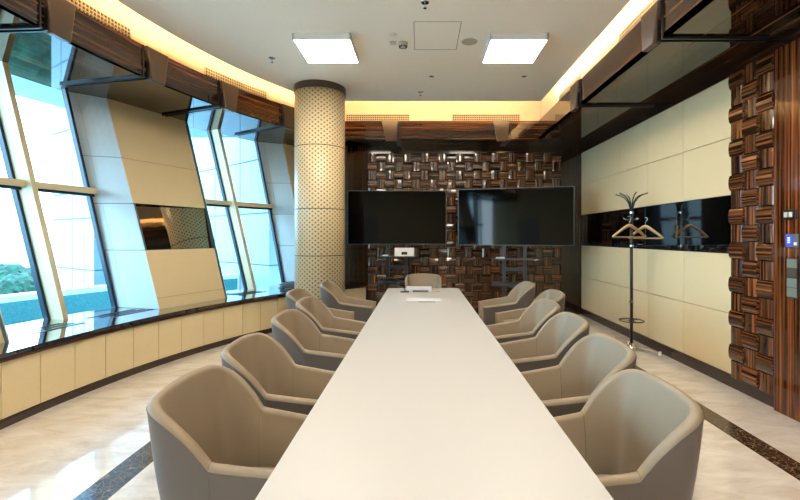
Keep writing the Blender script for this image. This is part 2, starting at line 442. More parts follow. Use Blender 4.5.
# woven wood -------------------------------------------------------------------
def weave(b, f, nu, nv, cu, cv, depth=.026, par=0):
    """f(u,v,d) local → world"""
    for i in range(nu):
        for j in range(nv):
            vert = (i+j+par) % 2 == 0; off = random.random()*40; N = 7
            w, l = (cu*.97, cv*1.0) if vert else (cv*.96, cu*1.03)
            dd = depth*.7 if vert else depth
            u0, v0 = (i+.5)*cu, (j+.5)*cv; tilt = random.uniform(-.002, .002)
            rows = []
            for e in (-.5, .5):
                r = []
                for k in range(N+1):
                    a = pi*k/N; x = -cos(a)*w/2; d = .006+sin(a)**.9*dd+tilt*e
                    r.append(f(u0+x, v0+e*l, d) if vert else f(u0+e*l, v0+x, d))
                rows.append(r)
            uv = lambda p, q: (off+q/N*w, p*l+off)
            b.grid(rows, uv)
            for r, e in ((rows[0], 0), (rows[1], 1)):
                k0 = b.add(r); b.face([k0+q for q in range(N+1)], [(off+q/N*w, .0) for q in range(N+1)])
b = MB(); b.box(2.97, 3.55, 0.1, XR+.026, YP, ZS, grain=2)
b.build('weave_backing', MT['veneer_dark'], wr)
b = MB(); weave(b, lambda u, v, d: Vector((2.972-d, 3.56+u, .115+v)), 3, 18, .166, .1603)
b.build('woven_cladding', MT['weave'], wr, fix=False)

# back wall ---------------------------------------------------------------------
b = MB(); b.box(-2.5, YB, 0, XR+.03, YB+.1, 4.0)
wb = struct(b.build('wall_back', MT['veneer_dark']))
b = MB(); b.box(-2.4, YB-.03, 0, -.99, YB, ZS, grain=2); b.box(2.62, YB-.03, 0, XR-.001, YB, ZS, grain=2, uo=.4)
b.build('veneer_cladding', MT['veneer_dark'], wb)
b = MB(); b.box(-.99, YB-.03, 3.0, 2.62, YB, ZS, grain=0); b.build('top_trim', MT['veneer_dark'], wb)
b = MB(); weave(b, lambda u, v, d: Vector((-.98+u, YB-.002-d, .1+v)), 22, 18, .1636, .161, par=1)
b.build('woven_cladding', MT['weave_back'], wb, fix=False)
b = MB(); b.box(-.99, YB-.045, 0, 2.62, YB, .1); struct(b.build('baseboard_back', MT['plinth']))

# rear wall with a grey door (seen in the screens) --------------------------------
b = MB(); b.box(-4.3, YR-.1, 0, XR+.12, YR, 4.0); wf = struct(b.build('wall_rear', MT['leather_panel']))
b = MB(); b.box(-3.0, YR, 0, -2.05, YR+.03, 2.3); o = struct(b.build('door_1', MT['door']))
b = MB(); b.tube([(-2.05, YR+.08, .95), (-2.05, YR+.08, 1.25)], .012); b.box(-2.06, YR+.03, .97, -2.04, YR+.08, .99); b.box(-2.06, YR+.03, 1.21, -2.04, YR+.08, 1.23)
b.build('door_handle', MT['chrome'], o)

# left: low wall, sill ---------------------------------------------------------------
b = MB(); tl = ths(TH0, thmax(6.53), 1.4)
b.slab([[P(t, 6.53, z) for t in tl] for z in (0, .52)], lambda i, j: P(tl[j], 6.6, 0)-P(tl[j], 6.53, 0))
wl = struct(b.build('wall_left', MT['veneer_dark']))
b = MB(); T = thmax(6.5); t = 3.7-2.8*28
while t < T-.3:
    e = min(t+2.8, T); tt = [t+.03+(e-t-.06)*q/2 for q in range(3)]
    b.slab([[P(x, 6.5, z) for x in tt] for z in (.07, .518)], lambda i, j: P(tt[j], 6.528, 0)-P(tt[j], 6.5, 0)); t = e
b.build('leather_panel', MT['leather_panel'], wl)
b = MB(); b.slab([[P(t, 6.49, z) for t in tl] for z in (0, .062)], lambda i, j: P(tl[j], 6.53, 0)-P(tl[j], 6.49, 0)); struct(b.build('baseboard_left', MT['plinth']))
b = MB()
def rowR(R, z): 
    T = thmax(R, YB); return [P(TH0+(T-TH0)*i/NT, R, z) for i in range(NT+1)]
b.slab([rowR(R, .535) for R in (6.48, 6.8, 7.1, 7.5)], lambda i, j: (0, 0, .035))
sill = struct(b.build('trim_8', MT['sill']))
b = MB(); b.slab([rowR(R, .505) for R in (6.472, 6.62)], lambda i, j: (0, 0, .029), lambda i, j: (i*.1, j*.2)); b.build('front_edge', MT['sill_edge'], sill)
# slot diffusers set in the sill
for a0, a1, lab in ((5.2, 10.4, 'dark slot grille in the window sill, nearest the camera'), (12.0, 17.2, 'dark slot grille in window sill beside the pale reveal'), (27.5, 32.5, 'dark slot grille in the window sill past the wall pier')):
    t_ = thing('sill_grille', lab, 'vent', P((a0+a1)/2, 7.0, .57), 0, 'slot grilles in the window sill'); inv = -P((a0+a1)/2, 7.0, .57)
    for q in range(3):
        b = MB()
        for w in range(2):
            R = 6.86+.1*q+.035*w; s0 = a0+.5*(2-q); s1 = a1-.3*q
            tt = ths(s0, s1, 1.)
            b.slab([[P(x, R, .5705)+inv for x in tt], [P(x, R+.018, .5705)+inv for x in tt]], lambda i, j: (0, 0, .003))
        b.build('slot', MT['black'], t_)

# piers leaning outwards ----------------------------------------------------------------
ZT = ZS
RPb, RPt, RGb, RGt = 6.79, 7.47, 7.45, 7.64
def pier_pt(k, e, z, depth=0):
    """e: 0 left edge .. 1 right edge"""
    f = (z-.57)/(ZT-.57)
    R = RPb+(RPt-RPb)*f
    l = 17.3+(16.2-17.3)*f+22.2*k; r = 26.06+(25.0-26.06)*f+22.2*k
    if k == 1: r = thmax(R, YB)
    a_, b_ = P(l, R+depth, z), P(r, R+depth, z)
    return a_.lerp(b_, e)
def quadpanel(b, fn, z0, z1, e0=0., e1=1., n=5, d=0., th=.02):
    rows = [[fn(e0+(e1-e0)*j/n, z, d) for j in range(n+1)] for z in (z0, (z0+z1)/2, z1)]
    rows2 = [[fn(e0+(e1-e0)*j/n, z, d+th) for j in range(n+1)] for z in (z0, (z0+z1)/2, z1)]
    b.slab(rows, lambda i, j: rows2[i][j]-rows[i][j])
for k in (-3, -2, -1, 0, 1):
    fn = lambda e, z, d, k=k: pier_pt(k, e, z, d)
    b = MB(); quadpanel(b, fn, .57, 1.285, 0.01, .99, d=.022, th=.04); quadpanel(b, fn, 1.855, ZT, 0.01, .99, d=.022, th=.04); quadpanel(b, fn, 1.285, 1.855, 0.0, 1., d=.15, th=.04)
    w = struct(b.build('wall_left', MT['joint']))
    b = MB()
    for z0, z1 in ((.572, .70), (.706, 1.283), (1.857, 2.408), (2.414, ZT-.001)):
        quadpanel(b, fn, z0, z1)
    b.build('leather_panel', MT['leather_panel'], w)
    b = MB(); quadpanel(b, fn, 1.278, 1.287, d=.021, th=.17); quadpanel(b, fn, 1.853, 1.862, d=.021, th=.17)
    quadpanel(b, fn, 1.28, 1.286, d=.002, th=.02); quadpanel(b, fn, 1.854, 1.86, d=.002, th=.02)
    quadpanel(b, fn, 1.287, 1.853, 0, .008, n=1, d=.004, th=.17); quadpanel(b, fn, 1.287, 1.853, .992, 1, n=1, d=.004, th=.17)
    b.build('mirror_frame', MT['plinth'], w)
    b = MB(); quadpanel(b, lambda e, z, d, fn=fn: fn(e, z, d+.085*(1-e)+.04*(1.85-z)/.57), 1.287, 1.853, d=.003, th=.01); tag(b.build('mirror_strip', MT['mirror'], w), 'bronze tinted mirror strip')

# windows ----------------------------------------------------------------------------------
# (left edge, mullion, right edge) angles: bottom, top
W = {1: ((4.4, 2.0), (11.3, 7.9), (17.0, 13.6)), 2: ((26.6, 23.6), (33.0, 28.9), (38.6, 35.3))}
for k in (0, -1, -2): W[k] = tuple((a-22.2*(1-k), c-22.2*(1-k)) for a, c in W[1])
ZG = 3.3
def gpt(ab, z, d=0):
    f = (z-.57)/(ZT-.57); return P(ab[0]+(ab[1]-ab[0])*f, RGb+(RGt-RGb)*f+d, z)
def bar(b, ab, w0, w1, d0, d1, z0=.57, z1=ZT):
    """upright bar following the lean; w in degrees"""
    for q in range(4):
        za, zb = z0+(z1-z0)*q/4, z0+(z1-z0)*(q+1)/4
        k = b.add([gpt((ab[0]+w, ab[1]+w), z, d) for z in (za, zb) for d in (d0, d1) for w in (w0, w1)])
        for fc in ((0, 2, 3, 1), (4, 5, 7, 6), (0, 1, 5, 4), (2, 6, 7, 3), (0, 4, 6, 2), (1, 3, 7, 5)): b.face([k+i for i in fc])
for k, (L, Mi, Rr) in sorted(W.items()):
    w = MB(); lerp = lambda e: ((L[0]+(Rr[0]-L[0])*e), (L[1]+(Rr[1]-L[1])*e))
    win = struct(empty('window_%d' % (k+3)))
    for a, c in ((L, Mi), (Mi, Rr)):
        b = MB(); rows = [[gpt((a[0]+(c[0]-a[0])*e/6, a[1]+(c[1]-a[1])*e/6), z) for e in range(7)] for z in (.57, 1.98, ZG)]
        b.grid(rows); b.build('pane', MT['glass'], win, fix=False)
    for ab, s in ((L, 1), (Mi, -1), (Mi, 1), (Rr, -1)):
        b = MB(); o0, o1 = (0, .2) if s > 0 else (-.24, 0)
        if ab is Mi: o0, o1 = (.2, .26) if s > 0 else (-.42, -.2)
        bar(b, ab, o0, o1, -.03, .03); b.build('gasket', MT['frame_dark'], win)
    b = MB(); bar(b, Mi, -.21, .21, -.2, -.02); b.build('mullion', MT['frame_beige'], win)
    b = MB(); n = 8
    for a, c in ((L, Mi), (Mi, Rr)):
        for z0, z1, d0, d1, mi in ((1.955, 2.02, -.13, 0, 0), (1.925, 1.955, -.07, .0, 1)):
            rows = [[gpt((a[0]+(c[0]-a[0])*e/n, a[1]+(c[1]-a[1])*e/n), z, d) for e in range(n+1)] for z, d in ((z0, d0), (z1, d0), (z1, d1), (z0, d1), (z0, d0))]
            b.grid(rows, mi=mi)
            for e in (0, n):
                kk = b.add([rows[q][e] for q in range(4)]); b.face([kk, kk+1, kk+2, kk+3], mi=mi)
    b.build('transom', None, win, mats=[MT['frame_beige'], MT['frame_dark']])
    # reveals: right one between glass edge and the next pier, left one behind the previous pier
    for side in (0, 1):
        kk = k-1 if side else k-2
        ge = Rr if side else L
        if (not side and kk < -3) or kk < -3: continue
        b = MB()
        zz = [.57, 1.285, 1.85, 2.41, ZT]
        def rp_(e, z): return gpt(ge, z, .05)*(1-e)+pier_pt(kk, 0 if side else 1, z)*e
        sg = 1 if side else -1
        for q in range(4):
            za, zb = zz[q]+.004, zz[q+1]-.004
            for e0, e1 in ((0, .3), (.306, 1)):
                rows = [[rp_(e0+(e1-e0)*m_/4, za+(zb-za)*n_/6) for m_ in range(5)] for n_ in range(7)]
                b.slab(rows, lambda i, j: (0, .012*sg, 0))
        bk = MB(); rows = [[rp_(m_/6, .57+(ZT-.57)*n_/12)+Vector((0, .013*sg, 0)) for m_ in range(7)] for n_ in range(13)]
        bk.slab(rows, lambda i, j: (0, .03*sg, 0)); bk.build('reveal_backing', MT['joint'], win)
        b.build('reveal', MT['reveal'], win)

# unseen lid added outside above the glass so no light leaks
b = MB(); b.slab([rowR(R, 3.30) for R in (7.5, 9.0)], lambda i, j: (0, 0, .2)); struct(b.build('light_leak_lid', MT['fin']))

# ---------------------------------------------------------------- column
col = thing('column', 'round beige column clad in dotted perforated panels below the ceiling', 'column', (-1.475, 6.24, 0))
b = MB(); zz = [0, .56, .57, 1.18, 1.188, 1.84, 1.85, 2.73, 2.738, 3.53]
prof = [(.36, 0), (.36, 3.53)]
b.lathe(prof, 96, uv=True); o = b.build('cladding', MT['column'], col, fix=False)
for p in o.data.polygons: p.use_smooth = abs(p.normal.z) < .3
b = MB()
for z in (1.18, 1.84, 2.73, .58): b.lathe([(.355, z-.005), (.3615, z-.005), (.3615, z+.005), (.355, z+.005)], 96)
b.build('ring_joint', MT['black'], col)
b = MB(); b.lathe([(.355, 3.525), (.372, 3.525), (.372, ZC), (.355, ZC)], 96); b.build('top_collar', MT['bracket'], col)

# ---------------------------------------------------------------- ceiling lights and devices
def panel_light(x, y, label):
    t = thing('ceiling_light', label, 'ceiling light', (x, y, ZC), 0, 'square ceiling panel lights')
    b = MB(); s = .31; 
    b.box(-s, -s, -.07, -s+.012, s, 0); b.box(s-.012, -s, -.07, s, s, 0); b.box(-s, -s, -.07, s, -s+.012, 0); b.box(-s, s-.012, -.07, s, s, 0)
    b.box(-s+.01, -s+.01, -.03, s-.01, s-.01, 0); b.build('frame', MT['white'], t)
    b = MB(); b.box(-s+.012, -s+.012, -.068, s-.012, s-.012, -.055); b.build('diffuser', MT['lamp'], t)
for y, d in ((4.84, 'far pair'), (2.35, 'middle pair above the table'), (-.15, 'pair above the camera'), (-2.65, 'pair behind the camera')):
    for x, e in ((-1.055, 'left'), (1.055, 'right')):
        panel_light(x, y, 'glowing square panel light on the ceiling, %s one of the %s' % (e, d))
def cpos(px, py, h=2.17):
    Y = 425*h/(236.5-py); return (px-420.5)*Y/425, Y
for (px, py), lab in (((425, 2.5), 'small sprinkler head on the ceiling at the top of the photo'), ((272, 58), 'small sprinkler head on ceiling left of the left panel light'), ((420.5, 92), 'small sprinkler head on ceiling near the far cove')):
    x, y = cpos(px, py)
    t = thing('sprinkler', lab, 'sprinkler', (x, y, ZC), 0, 'ceiling sprinklers')
    b = MB(); b.lathe([(.0, -.004), (.035, -.004), (.04, 0), (0, 0)], 20); b.build('escutcheon', MT['chrome'], t)
    b = MB(); b.lathe([(.0, -.05), (.006, -.05), (.006, -.003), (0, -.003)], 10); b.lathe([(0, -.054), (.018, -.054), (.018, -.05), (0, -.05)], 12); b.build('nozzle', MT['chrome'], t)
x, y = cpos(403, 43)
t = thing('smoke_detector', 'round cream smoke detector with black slots on the ceiling', 'smoke detector', (x, y, ZC))
b = MB(); b.lathe([(0, -.045), (.035, -.045), (.05, -.03), (.055, 0), (0, 0)], 28); b.build('housing', MT['offwhite'], t, smooth=True)
b = MB()
for a in range(10):
    q = 2*pi*a/10; b.box(.03, -.006, -.05, .046, .006, -.036, M=Matrix.Rotation(q, 4, 'Z'))
b.build('slots', MT['black'], t)
x, y = cpos(393, 42.5); b = MB(); b.box(x-.035, y-.04, ZC-.012, x+.035, y+.04, ZC); tag(b.build('ceiling_sensor', MT['offwhite'], bevel=.004), 'small square cream sensor beside the smoke detector', 'sensor')
x, y = cpos(393, 34.5); b = MB(); b.lathe([(0, -.01), (.035, -.008), (.04, 0), (0, 0)], 24, (x, y, ZC)); tag(b.build('blank_plate', MT['ceiling'], smooth=True), 'small round white cap on ceiling before the square sensor', 'cap')
x, y = cpos(469.5, 41.5); t = thing('ceiling_speaker', 'round greenish beige speaker grille flush in the ceiling', 'speaker', (x, y, ZC))
b = MB(); b.lathe([(0, -.003), (.088, -.003), (.09, 0), (0, 0)], 40); b.build('grille', mat('speaker_grille', rgb(178, 172, 146), .7), t)
b = MB(); b.lathe([(.09, 0), (.09, -.005), (.1, -.004), (.1, 0)], 40); b.build('rim', MT['ceiling'], t)
for px, e in ((431.5, 'left'), (524, 'right')):
    x, y = cpos(px, 76.5); t = thing('downlight', 'tiny dark downlight in the ceiling, %s of two before the far cove' % e, 'downlight', (x, y, ZC), 0, 'tiny ceiling downlights')
    b = MB(); b.lathe([(0, -.002), (.03, -.002), (.034, 0), (0, 0)], 20); b.build('lens', MT['grey'], t)

# ---------------------------------------------------------------- table
def rrect(x0, y0, x1, y1, r, n=8):
    o = []
    for cx, cy, a0 in ((x1-r, y1-r, 0), (x0+r, y1-r, 90), (x0+r, y0+r, 180), (x1-r, y0+r, 270)):
        for i in range(n+1): a = radians(a0+90*i/n); o.append((cx+r*cos(a), cy+r*sin(a)))
    return o
TZ = .74
tb = thing('conference_table', 'long white conference table with rounded corners running down the room', 'table', (.0375, 2.9, 0))
b = MB(); b.prism(rrect(-.486, -2.55, .486, 2.96, .08), TZ-.03, TZ); b.build('tabletop', MT['tabletop'], tb, bevel=.004)
for y in (-1.9, 0, 1.9):
    b = MB(); b.prism(rrect(-.2, y-.12, .2, y+.12, .04, 4), .02, TZ-.03); b.prism(rrect(-.28, y-.3, .28, y+.3, .05, 4), 0, .02); b.build('pedestal', MT['table_base'], tb)

# ---------------------------------------------------------------- chairs
def smooth(t): t = max(0, min(1, t)); return t*t*(3-2*t)
def chair_geo():
    path = []   # (x, y, rim z)
    side = [(.262, .40), (.268, .33), (.275, .24), (.283, .14), (.288, .06), (.292, -.0)]
    for i, (x, y) in enumerate(side): path.append((x, y))
    n = 13
    for i in range(1, n+1):
        a = pi/2*i/n; ex = .5
        path.append((.292*max(cos(a), 0)**ex if i < n else 0, -.25*sin(a)**ex))
    # resample back curve evenly
    full = path+[(-x, y) for x, y in path[-2::-1]]
    L = [0]
    for p, q in zip(full, full[1:]): L.append(L[-1]+math.dist(p, q))
    N = 72; out = []
    for i in range(N+1):
        s = L[-1]*i/N; j = max(k for k in range(len(L)) if L[k] <= s+1e-9); j = min(j, len(full)-2)
        t = (s-L[j])/(L[j+1]-L[j]); out.append((full[j][0]*(1-t)+full[j+1][0]*t, full[j][1]*(1-t)+full[j+1][1]*t))
    return out, L[-1]
def make_chair():
    t = empty('armchair')
    path, LL = chair_geo(); N = len(path)-1
    ZB = .34
    def rim(i):
        s = min(i, N-i)/N*LL             # distance from arm tip
        u = max(0, min(1, (s-.385)/.285)); e = .012; u = u*u/(u+e)*(1+e) if u < 1 else 1
        return .60+.055*min(1, s/.38)+.208*(1-(1-u)**2.1)+.012*smooth((s-.6)/.25)
    def K(z): 
        q = max(0, (z-ZB)/(.86-ZB)); return .80+.20*q**.85
    def nrm(i):
        a = Vector(path[max(i-1, 0)]); c = Vector(path[min(i+1, N)]); d = (c-a).normalized(); return Vector((-d.y, d.x))*-1
    def outer(i, z, off=0.):
        x, y = path[i]; k = K(z); n = nrm(i)
        # outward normal: check
        if n.dot(Vector((x, y-.15))) < 0: n = -n
        yy = (y-.1)*k+.1 if y < .1 else (y-.1)*(.75+.25*k)+.1
        return Vector((x*k+n.x*off, yy+n.y*off, z))
    out_rows, in_rows = [], []
    TH = .042
    def section(i, thin=1., fwd=0.):
        zr = rim(i); r = TH/2*thin; zt = zr-r-.004
        o = []
        for q in range(8):
            z = ZB+(zt-ZB)*q/7; o.append(outer(i, z, .006*sin(pi*q/7)-(TH/2-r)))
        # split here: outer shell ends at zt, lining continues over the rim
        base = outer(i, zt, -TH/2)
        inn = [o[-1].copy()]
        nn = (outer(i, zt, 1)-outer(i, zt, 0))
        for q in range(1, 8):
            a = pi*q/8; inn.append(base+nn*r*cos(a)+Vector((0, 0, r*sin(a)*1.05)))
        for q in range(7):
            z = zt+(.38-zt)*q/6; th = TH/2+r+.018*sin(pi*min(1, q/6)*.9)*thin; inn.append(outer(i, z, -th))
        if fwd:
            for L_ in (o, inn):
                for p in L_: p.y += fwd
        return o, inn
    secs = [section(0, .35, .022), section(0, .75, .013)]+[section(i) for i in range(N+1)]+[section(N, .75, .013), section(N, .35, .022)]
    b = MB(); b.grid([s[0] for s in secs]); n = len(secs[0][0])
    k = b.add([s[0][0] for s in secs]); b.face([k+i for i in range(len(secs))])   # underside
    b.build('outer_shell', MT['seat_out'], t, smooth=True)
    b = MB(); b.grid([s[1] for s in secs])
    for s in (secs[0], secs[-1]):
        pts = s[0]+s[1][1:]; k = b.add(pts); b.face([k+i for i in range(len(pts))])
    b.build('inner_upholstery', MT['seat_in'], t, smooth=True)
    # seams
    b = MB()
    b.tube([secs[i][0][-1]+(outer(max(0, min(N, i-2)), .5, 1)-outer(max(0, min(N, i-2)), .5, 0))*.0005 for i in range(1, len(secs)-1)], .0014, 5)
    i_ = round(.395/LL*N)
    for i in (i_+2, N-i_+2):
        ii = i-2
        b.tube([p+(outer(ii, .5, 1)-outer(ii, .5, 0))*.0003 for p in secs[i][0]], .0014, 5)
        b.tube([p for p in secs[i][1][1:]], .0014, 5)
    b.build('seam', MT['seam'], t)
    # seat base + cushion
    inner = [outer(i, .42, -.075) for i in range(0, N+1, 2)]
    ol = [(p.x, p.y) for p in inner]; ol[0] = (ol[0][0], .375); ol[-1] = (ol[-1][0], .375)
    ol = ol+[(-ol[0][0]*.5, .395), (0, .40), (ol[0][0]*.5, .395)]
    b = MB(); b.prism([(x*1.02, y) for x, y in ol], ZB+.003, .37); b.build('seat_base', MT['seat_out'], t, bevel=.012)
    b = MB(); rows = []
    cxy = Vector((0, .07))
    for s_, z in ((1., .37), (1.0, .40), (.985, .412), (.95, .42), (.8, .426), (.5, .429), (.01, .43)):
        rows.append([(cxy.x+(x-cxy.x)*s_, cxy.y+(y-cxy.y)*s_, z) for x, y in ol])
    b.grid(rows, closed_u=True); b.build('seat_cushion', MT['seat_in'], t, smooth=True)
    for sx in (-1, 1):
        for sy in (-1, 1):
            b = MB(); b.tube([(sx*.15, .07+sy*.15, ZB+.003), (sx*.215, .07+sy*.225, 0)], [.018, .011], 12); b.build('leg', MT['leg'], t, smooth=True)
    return t
proto = make_chair()
G = 'taupe armchairs around the conference table'
# x, y, facing direction (deg; 0 = local front +y; left chairs face +x = -90)
chairs = [
 (-0.755, 1.74, -90, 'taupe armchair on the window side, nearest to the camera'),
 (-0.8, 2.4, -90, 'taupe armchair on the window side, second from the camera'),
 (-0.84, 3.25, -90, 'taupe armchair on the window side, third from the camera'),
 (-0.88, 3.98, -90, 'taupe armchair on the window side, fourth from the camera'),
 (-1.17, 4.62, -90, 'taupe armchair pulled farthest from the table, in front of the column'),
 (-1, 5.4, -90, 'taupe armchair right before the column, at the far left table corner'),
 (.045, 6.42, 180, 'taupe armchair at the far head of the table'),
 (.75, 1.68, 90, 'taupe armchair on the coat rack side, nearest to the camera'),
 (0.875, 2.38, 90, 'taupe armchair on the coat rack side, second from the camera'),
 (0.93, 3.12, 90, 'taupe armchair on the coat rack side, third from the camera'),
 (0.96, 3.82, 90, 'taupe armchair on the coat rack side, fourth from the camera'),
 (1.25, 4.55, 90, 'taupe armchair half hidden behind its neighbours, set back on the coat rack side'),
 (1.18, 5.42, 90, 'taupe armchair at the far right table corner before the screen stand'),
]
for i, (x, y, a, lab) in enumerate(chairs):
    o = proto if i == 0 else copy_tree(proto)
    o.location = (x, y, 0); o.rotation_euler = (0, 0, radians(a)); tag(o, lab, 'armchair', G)

# ---------------------------------------------------------------- things on the table
b = MB(); b.box(-.0, 0, 0, .34, .23, .028); o = b.build('notepad', MT['paper'], bevel=.002); o.location = (-.19, 5.60, TZ); tag(o, 'thick white paper pad at the far end of table before the head chair', 'notepad')
t = thing('paper_sheet', 'white sheets of paper lying flat across the table, nearest of the papers', 'paper', (-.16, 4.62, TZ), radians(-3))
b = MB(); b.box(0, 0, .004, .38, .22, .008); b.build('sheet', MT['paper'], t)
b = MB(); b.box(.14, -.012, 0, .32, .2, .004); b.build('dark_underside', MT['grey'], t)  # dark grey slab under the sheets
b = MB(); b.box(0, 0, 0, .2, .05, .022); o = b.build('remote_control', MT['grey'], bevel=.004); o.location = (-.1, 5.42, TZ); tag(o, 'dark grey remote lying in front of the white paper pad', 'remote control')
b = MB(); b.tube([(0, 0, .005), (.11, .015, .005)], .005); o = b.build('pen', MT['wood_light']); o.location = (.14, 5.45, TZ); tag(o, 'light brown pen right of the dark remote on the table', 'pen')
t = thing('microphone', 'small dark table microphone with a bent neck beside the remote', 'microphone', (-.2, 5.42, TZ))
b = MB(); b.box(-.055, -.03, 0, .055, .03, .014); b.build('base', MT['stand'], t, bevel=.004)
b = MB(); b.tube([(-.24, .16, .03), (-.19, .16, .055), (-.12, .14, .065), (-.05, .09, .06), (-.01, .03, .045), (.005, 0, .014)], .005); b.build('neck', MT['stand'], t, smooth=True)

# ---------------------------------------------------------------- televisions on stands
def tv(label, loc, rz, w, h, slabel, sx, zs_, base_dx):
    t = thing('television', label, 'television', loc, rz)
    b = MB(); b.box(-w/2, 0, 0, w/2, .045, h); b.build('housing', MT['black'], t, bevel=.006)
    b = MB(); e = .012
    b.box(-w/2, -.008, 0, w/2, .002, e); b.box(-w/2, -.008, h-e, w/2, .002, h); b.box(-w/2, -.008, e, -w/2+e, .002, h-e); b.box(w/2-e, -.008, e, w/2, .002, h-e)
    b.build('bezel', MT['bezel'], t)
    b = MB(); b.box(-w/2+e, -.004, e, w/2-e, .001, h-e); b.build('screen', MT['tvblack'], t)
    s = thing('television_stand', slabel, 'stand', (loc[0], loc[1], 0), rz)
    for x in sx:
        b = MB(); b.box(x-.028, .05, .06, x+.028, .1, loc[2]+h*.75); b.build('post', MT['stand'], s)
    x0, x1 = min(sx), max(sx)
    b = MB(); b.box(x0, .06, loc[2]-.42, x1, .09, loc[2]-.37); b.build('crossbar', MT['stand'], s)
    b = MB(); b.box(x0, .06, 1.75, x1, .09, 1.8); b.build('crossbar', MT['stand'], s)
    b = MB(); b.box(x0-.14, -.22, zs_-.02, x1+.14, .1, zs_); b.build('shelf', MT['stand'], s, bevel=.005)
    b = MB(); b.box(x0-.17, -.3, .66, x1+.17, .1, .69)
    b.build('lower_shelf', MT['stand'], s, bevel=.005)
    b = MB(); b.box(x0-.2, -.35, .07, x0-.13+.0, .35, .12); b.box(x1+.13, -.35, .07, x1+.2, .35, .12); b.box(x0-.2, .04, .07, x1+.2, .11, .12); b.build('base', MT['stand'], s)
    for x in (x0-.165, x1+.165):
        for y in (-.32, .32):
            b = MB(); b.tube([(x-.015, y, .035), (x+.015, y, .035)], .035, 14); b.build('caster', MT['black'], s)
tv('large black television left of the far wall, above the white camera box', (-.405, 7.3, 1.313), 0, 1.70, .927, 'blue black television stand holding the white camera box', (-.16, .16), 1.12, 0)
tv('larger black television in the right corner, turned slightly inward', (1.545, 7.02, 1.30), radians(-16.5), 1.88, .957, 'blue black television stand under the larger right television', (-.17, .17), 1.09, 0)
t = thing('camera_box', 'white box with a black twin lens on the left television stand shelf', 'camera', (-.27, 7.16, 1.12))
b = MB(); b.prism(rrect(-.165, -.06, .165, .06, .03, 4), 0, .14); b.build('housing', MT['white'], t, bevel=.008)
b = MB()
for x in (-.025, .025): b.tube([(x, -.059, .05), (x, -.072, .05)], .026, 20)
b.box(-.03, -.066, .028, .03, -.06, .072)
b.build('lens', MT['black'], t)
b = MB(); b.box(-.66, 7.1, 1.12, -.56, 7.16, 1.145); b.v = [(x+.02, y, z) for x, y, z in b.v]
tag(b.build('adapter', MT['white'], bevel=.004), 'tiny white adapter at the left end of the shelf beside the camera box', 'adapter')
t = thing('conference_phone', 'black domed conference phone on lower shelf of the left stand', 'phone', (-.5, 7.13, .69))
b = MB(); b.lathe([(0, .075), (.06, .07), (.12, .045), (.16, .015), (.165, 0), (0, 0)], 32); b.build('housing', MT['black'], t, smooth=True)
b = MB(); b.box(-.045, -.07, .066, .045, -.02, .078); b.build('display', MT['grey'], t)
b = MB(); b.box(1.25, 7.0, 1.09, 1.39, 7.06, 1.11)
tag(b.build('receiver_box', MT['white'], bevel=.004), 'small flat white receiver on shelf under the right television', 'receiver')

# ---------------------------------------------------------------- coat rack
CRX, CRY = 2.70, 5.44
t = thing('coat_rack', 'black standing coat rack with curved prongs beside the right wall', 'coat rack', (CRX, CRY, 0))
b = MB(); b.tube([(0, 0, .04), (0, 0, 1.76)], .019, 16); b.build('pole', MT['black'], t, smooth=True)
b = MB(); b.lathe([(0, .035), (.085, .035), (.09, .045), (.03, .06), (.022, .09), (0, .09)], 28); b.build('base_disc', MT['chrome'], t, smooth=True)
for i, a in enumerate((-50, 190, 70)):
    q = radians(a); L = .34 if i == 0 else .28; c, s = cos(q), sin(q)
    b = MB()
    for o_ in (-.014, .014): b.tube([(c*.05-s*o_, s*.05+c*o_, .05), (c*L-s*o_*.3, s*L+c*o_*.3, .03)], .006, 8)
    f_ = b.build('foot', MT['chrome'], t)
    b = MB(); b.tube([(c*L, s*L, 0.0), (c*L, s*L, .045)], .016, 14); b.build('foot_pad', MT['white'], f_)
b = MB()
for R_ in (.145,): b.tube([(R_*cos(2*pi*i/32), R_*sin(2*pi*i/32), .375) for i in range(33)], .007, 8, cap=False)
b.lathe([(.018, .36), (.03, .36), (.03, .39), (.018, .39)], 16)
for i in range(3): q = 2*pi*i/3+.5; b.tube([(0.02*cos(q), .02*sin(q), .375), (.145*cos(q), .145*sin(q), .375)], .005, 6)
b.build('umbrella_ring', MT['black'], t, smooth=True)
for z in (1.33, 1.755, .62): 
    b = MB(); b.lathe([(.019, z-.012), (.027, z-.012), (.027, z+.012), (.019, z+.012)], 20); b.build('collar', MT['chrome'], t)
for i in range(6):
    a = 2*pi*i/6+.35; c, s = cos(a), sin(a)
    b = MB(); pts = [(c*r, s*r, z) for r, z in ((.012, 1.74), (.016, 1.81), (.035, 1.88), (.075, 1.94), (.125, 1.975), (.185, 1.995))]
    b.tube(pts, [.008, .008, .008, .007, .007, .006], 8)
    b.lathe([(0, -.01), (.01, 0), (0, .01)], 8, pts[-1]); b.build('prong', MT['black'], t, smooth=True)
for i in range(4):
    a = 2*pi*i/4+.2; c, s = cos(a), sin(a)
    b = MB(); b.tube([(c*.018, s*.018, 1.67), (c*.09, s*.09, 1.665), (c*.115, s*.115, 1.685)], .006, 8); b.build('hook', MT['chrome'], t, smooth=True)
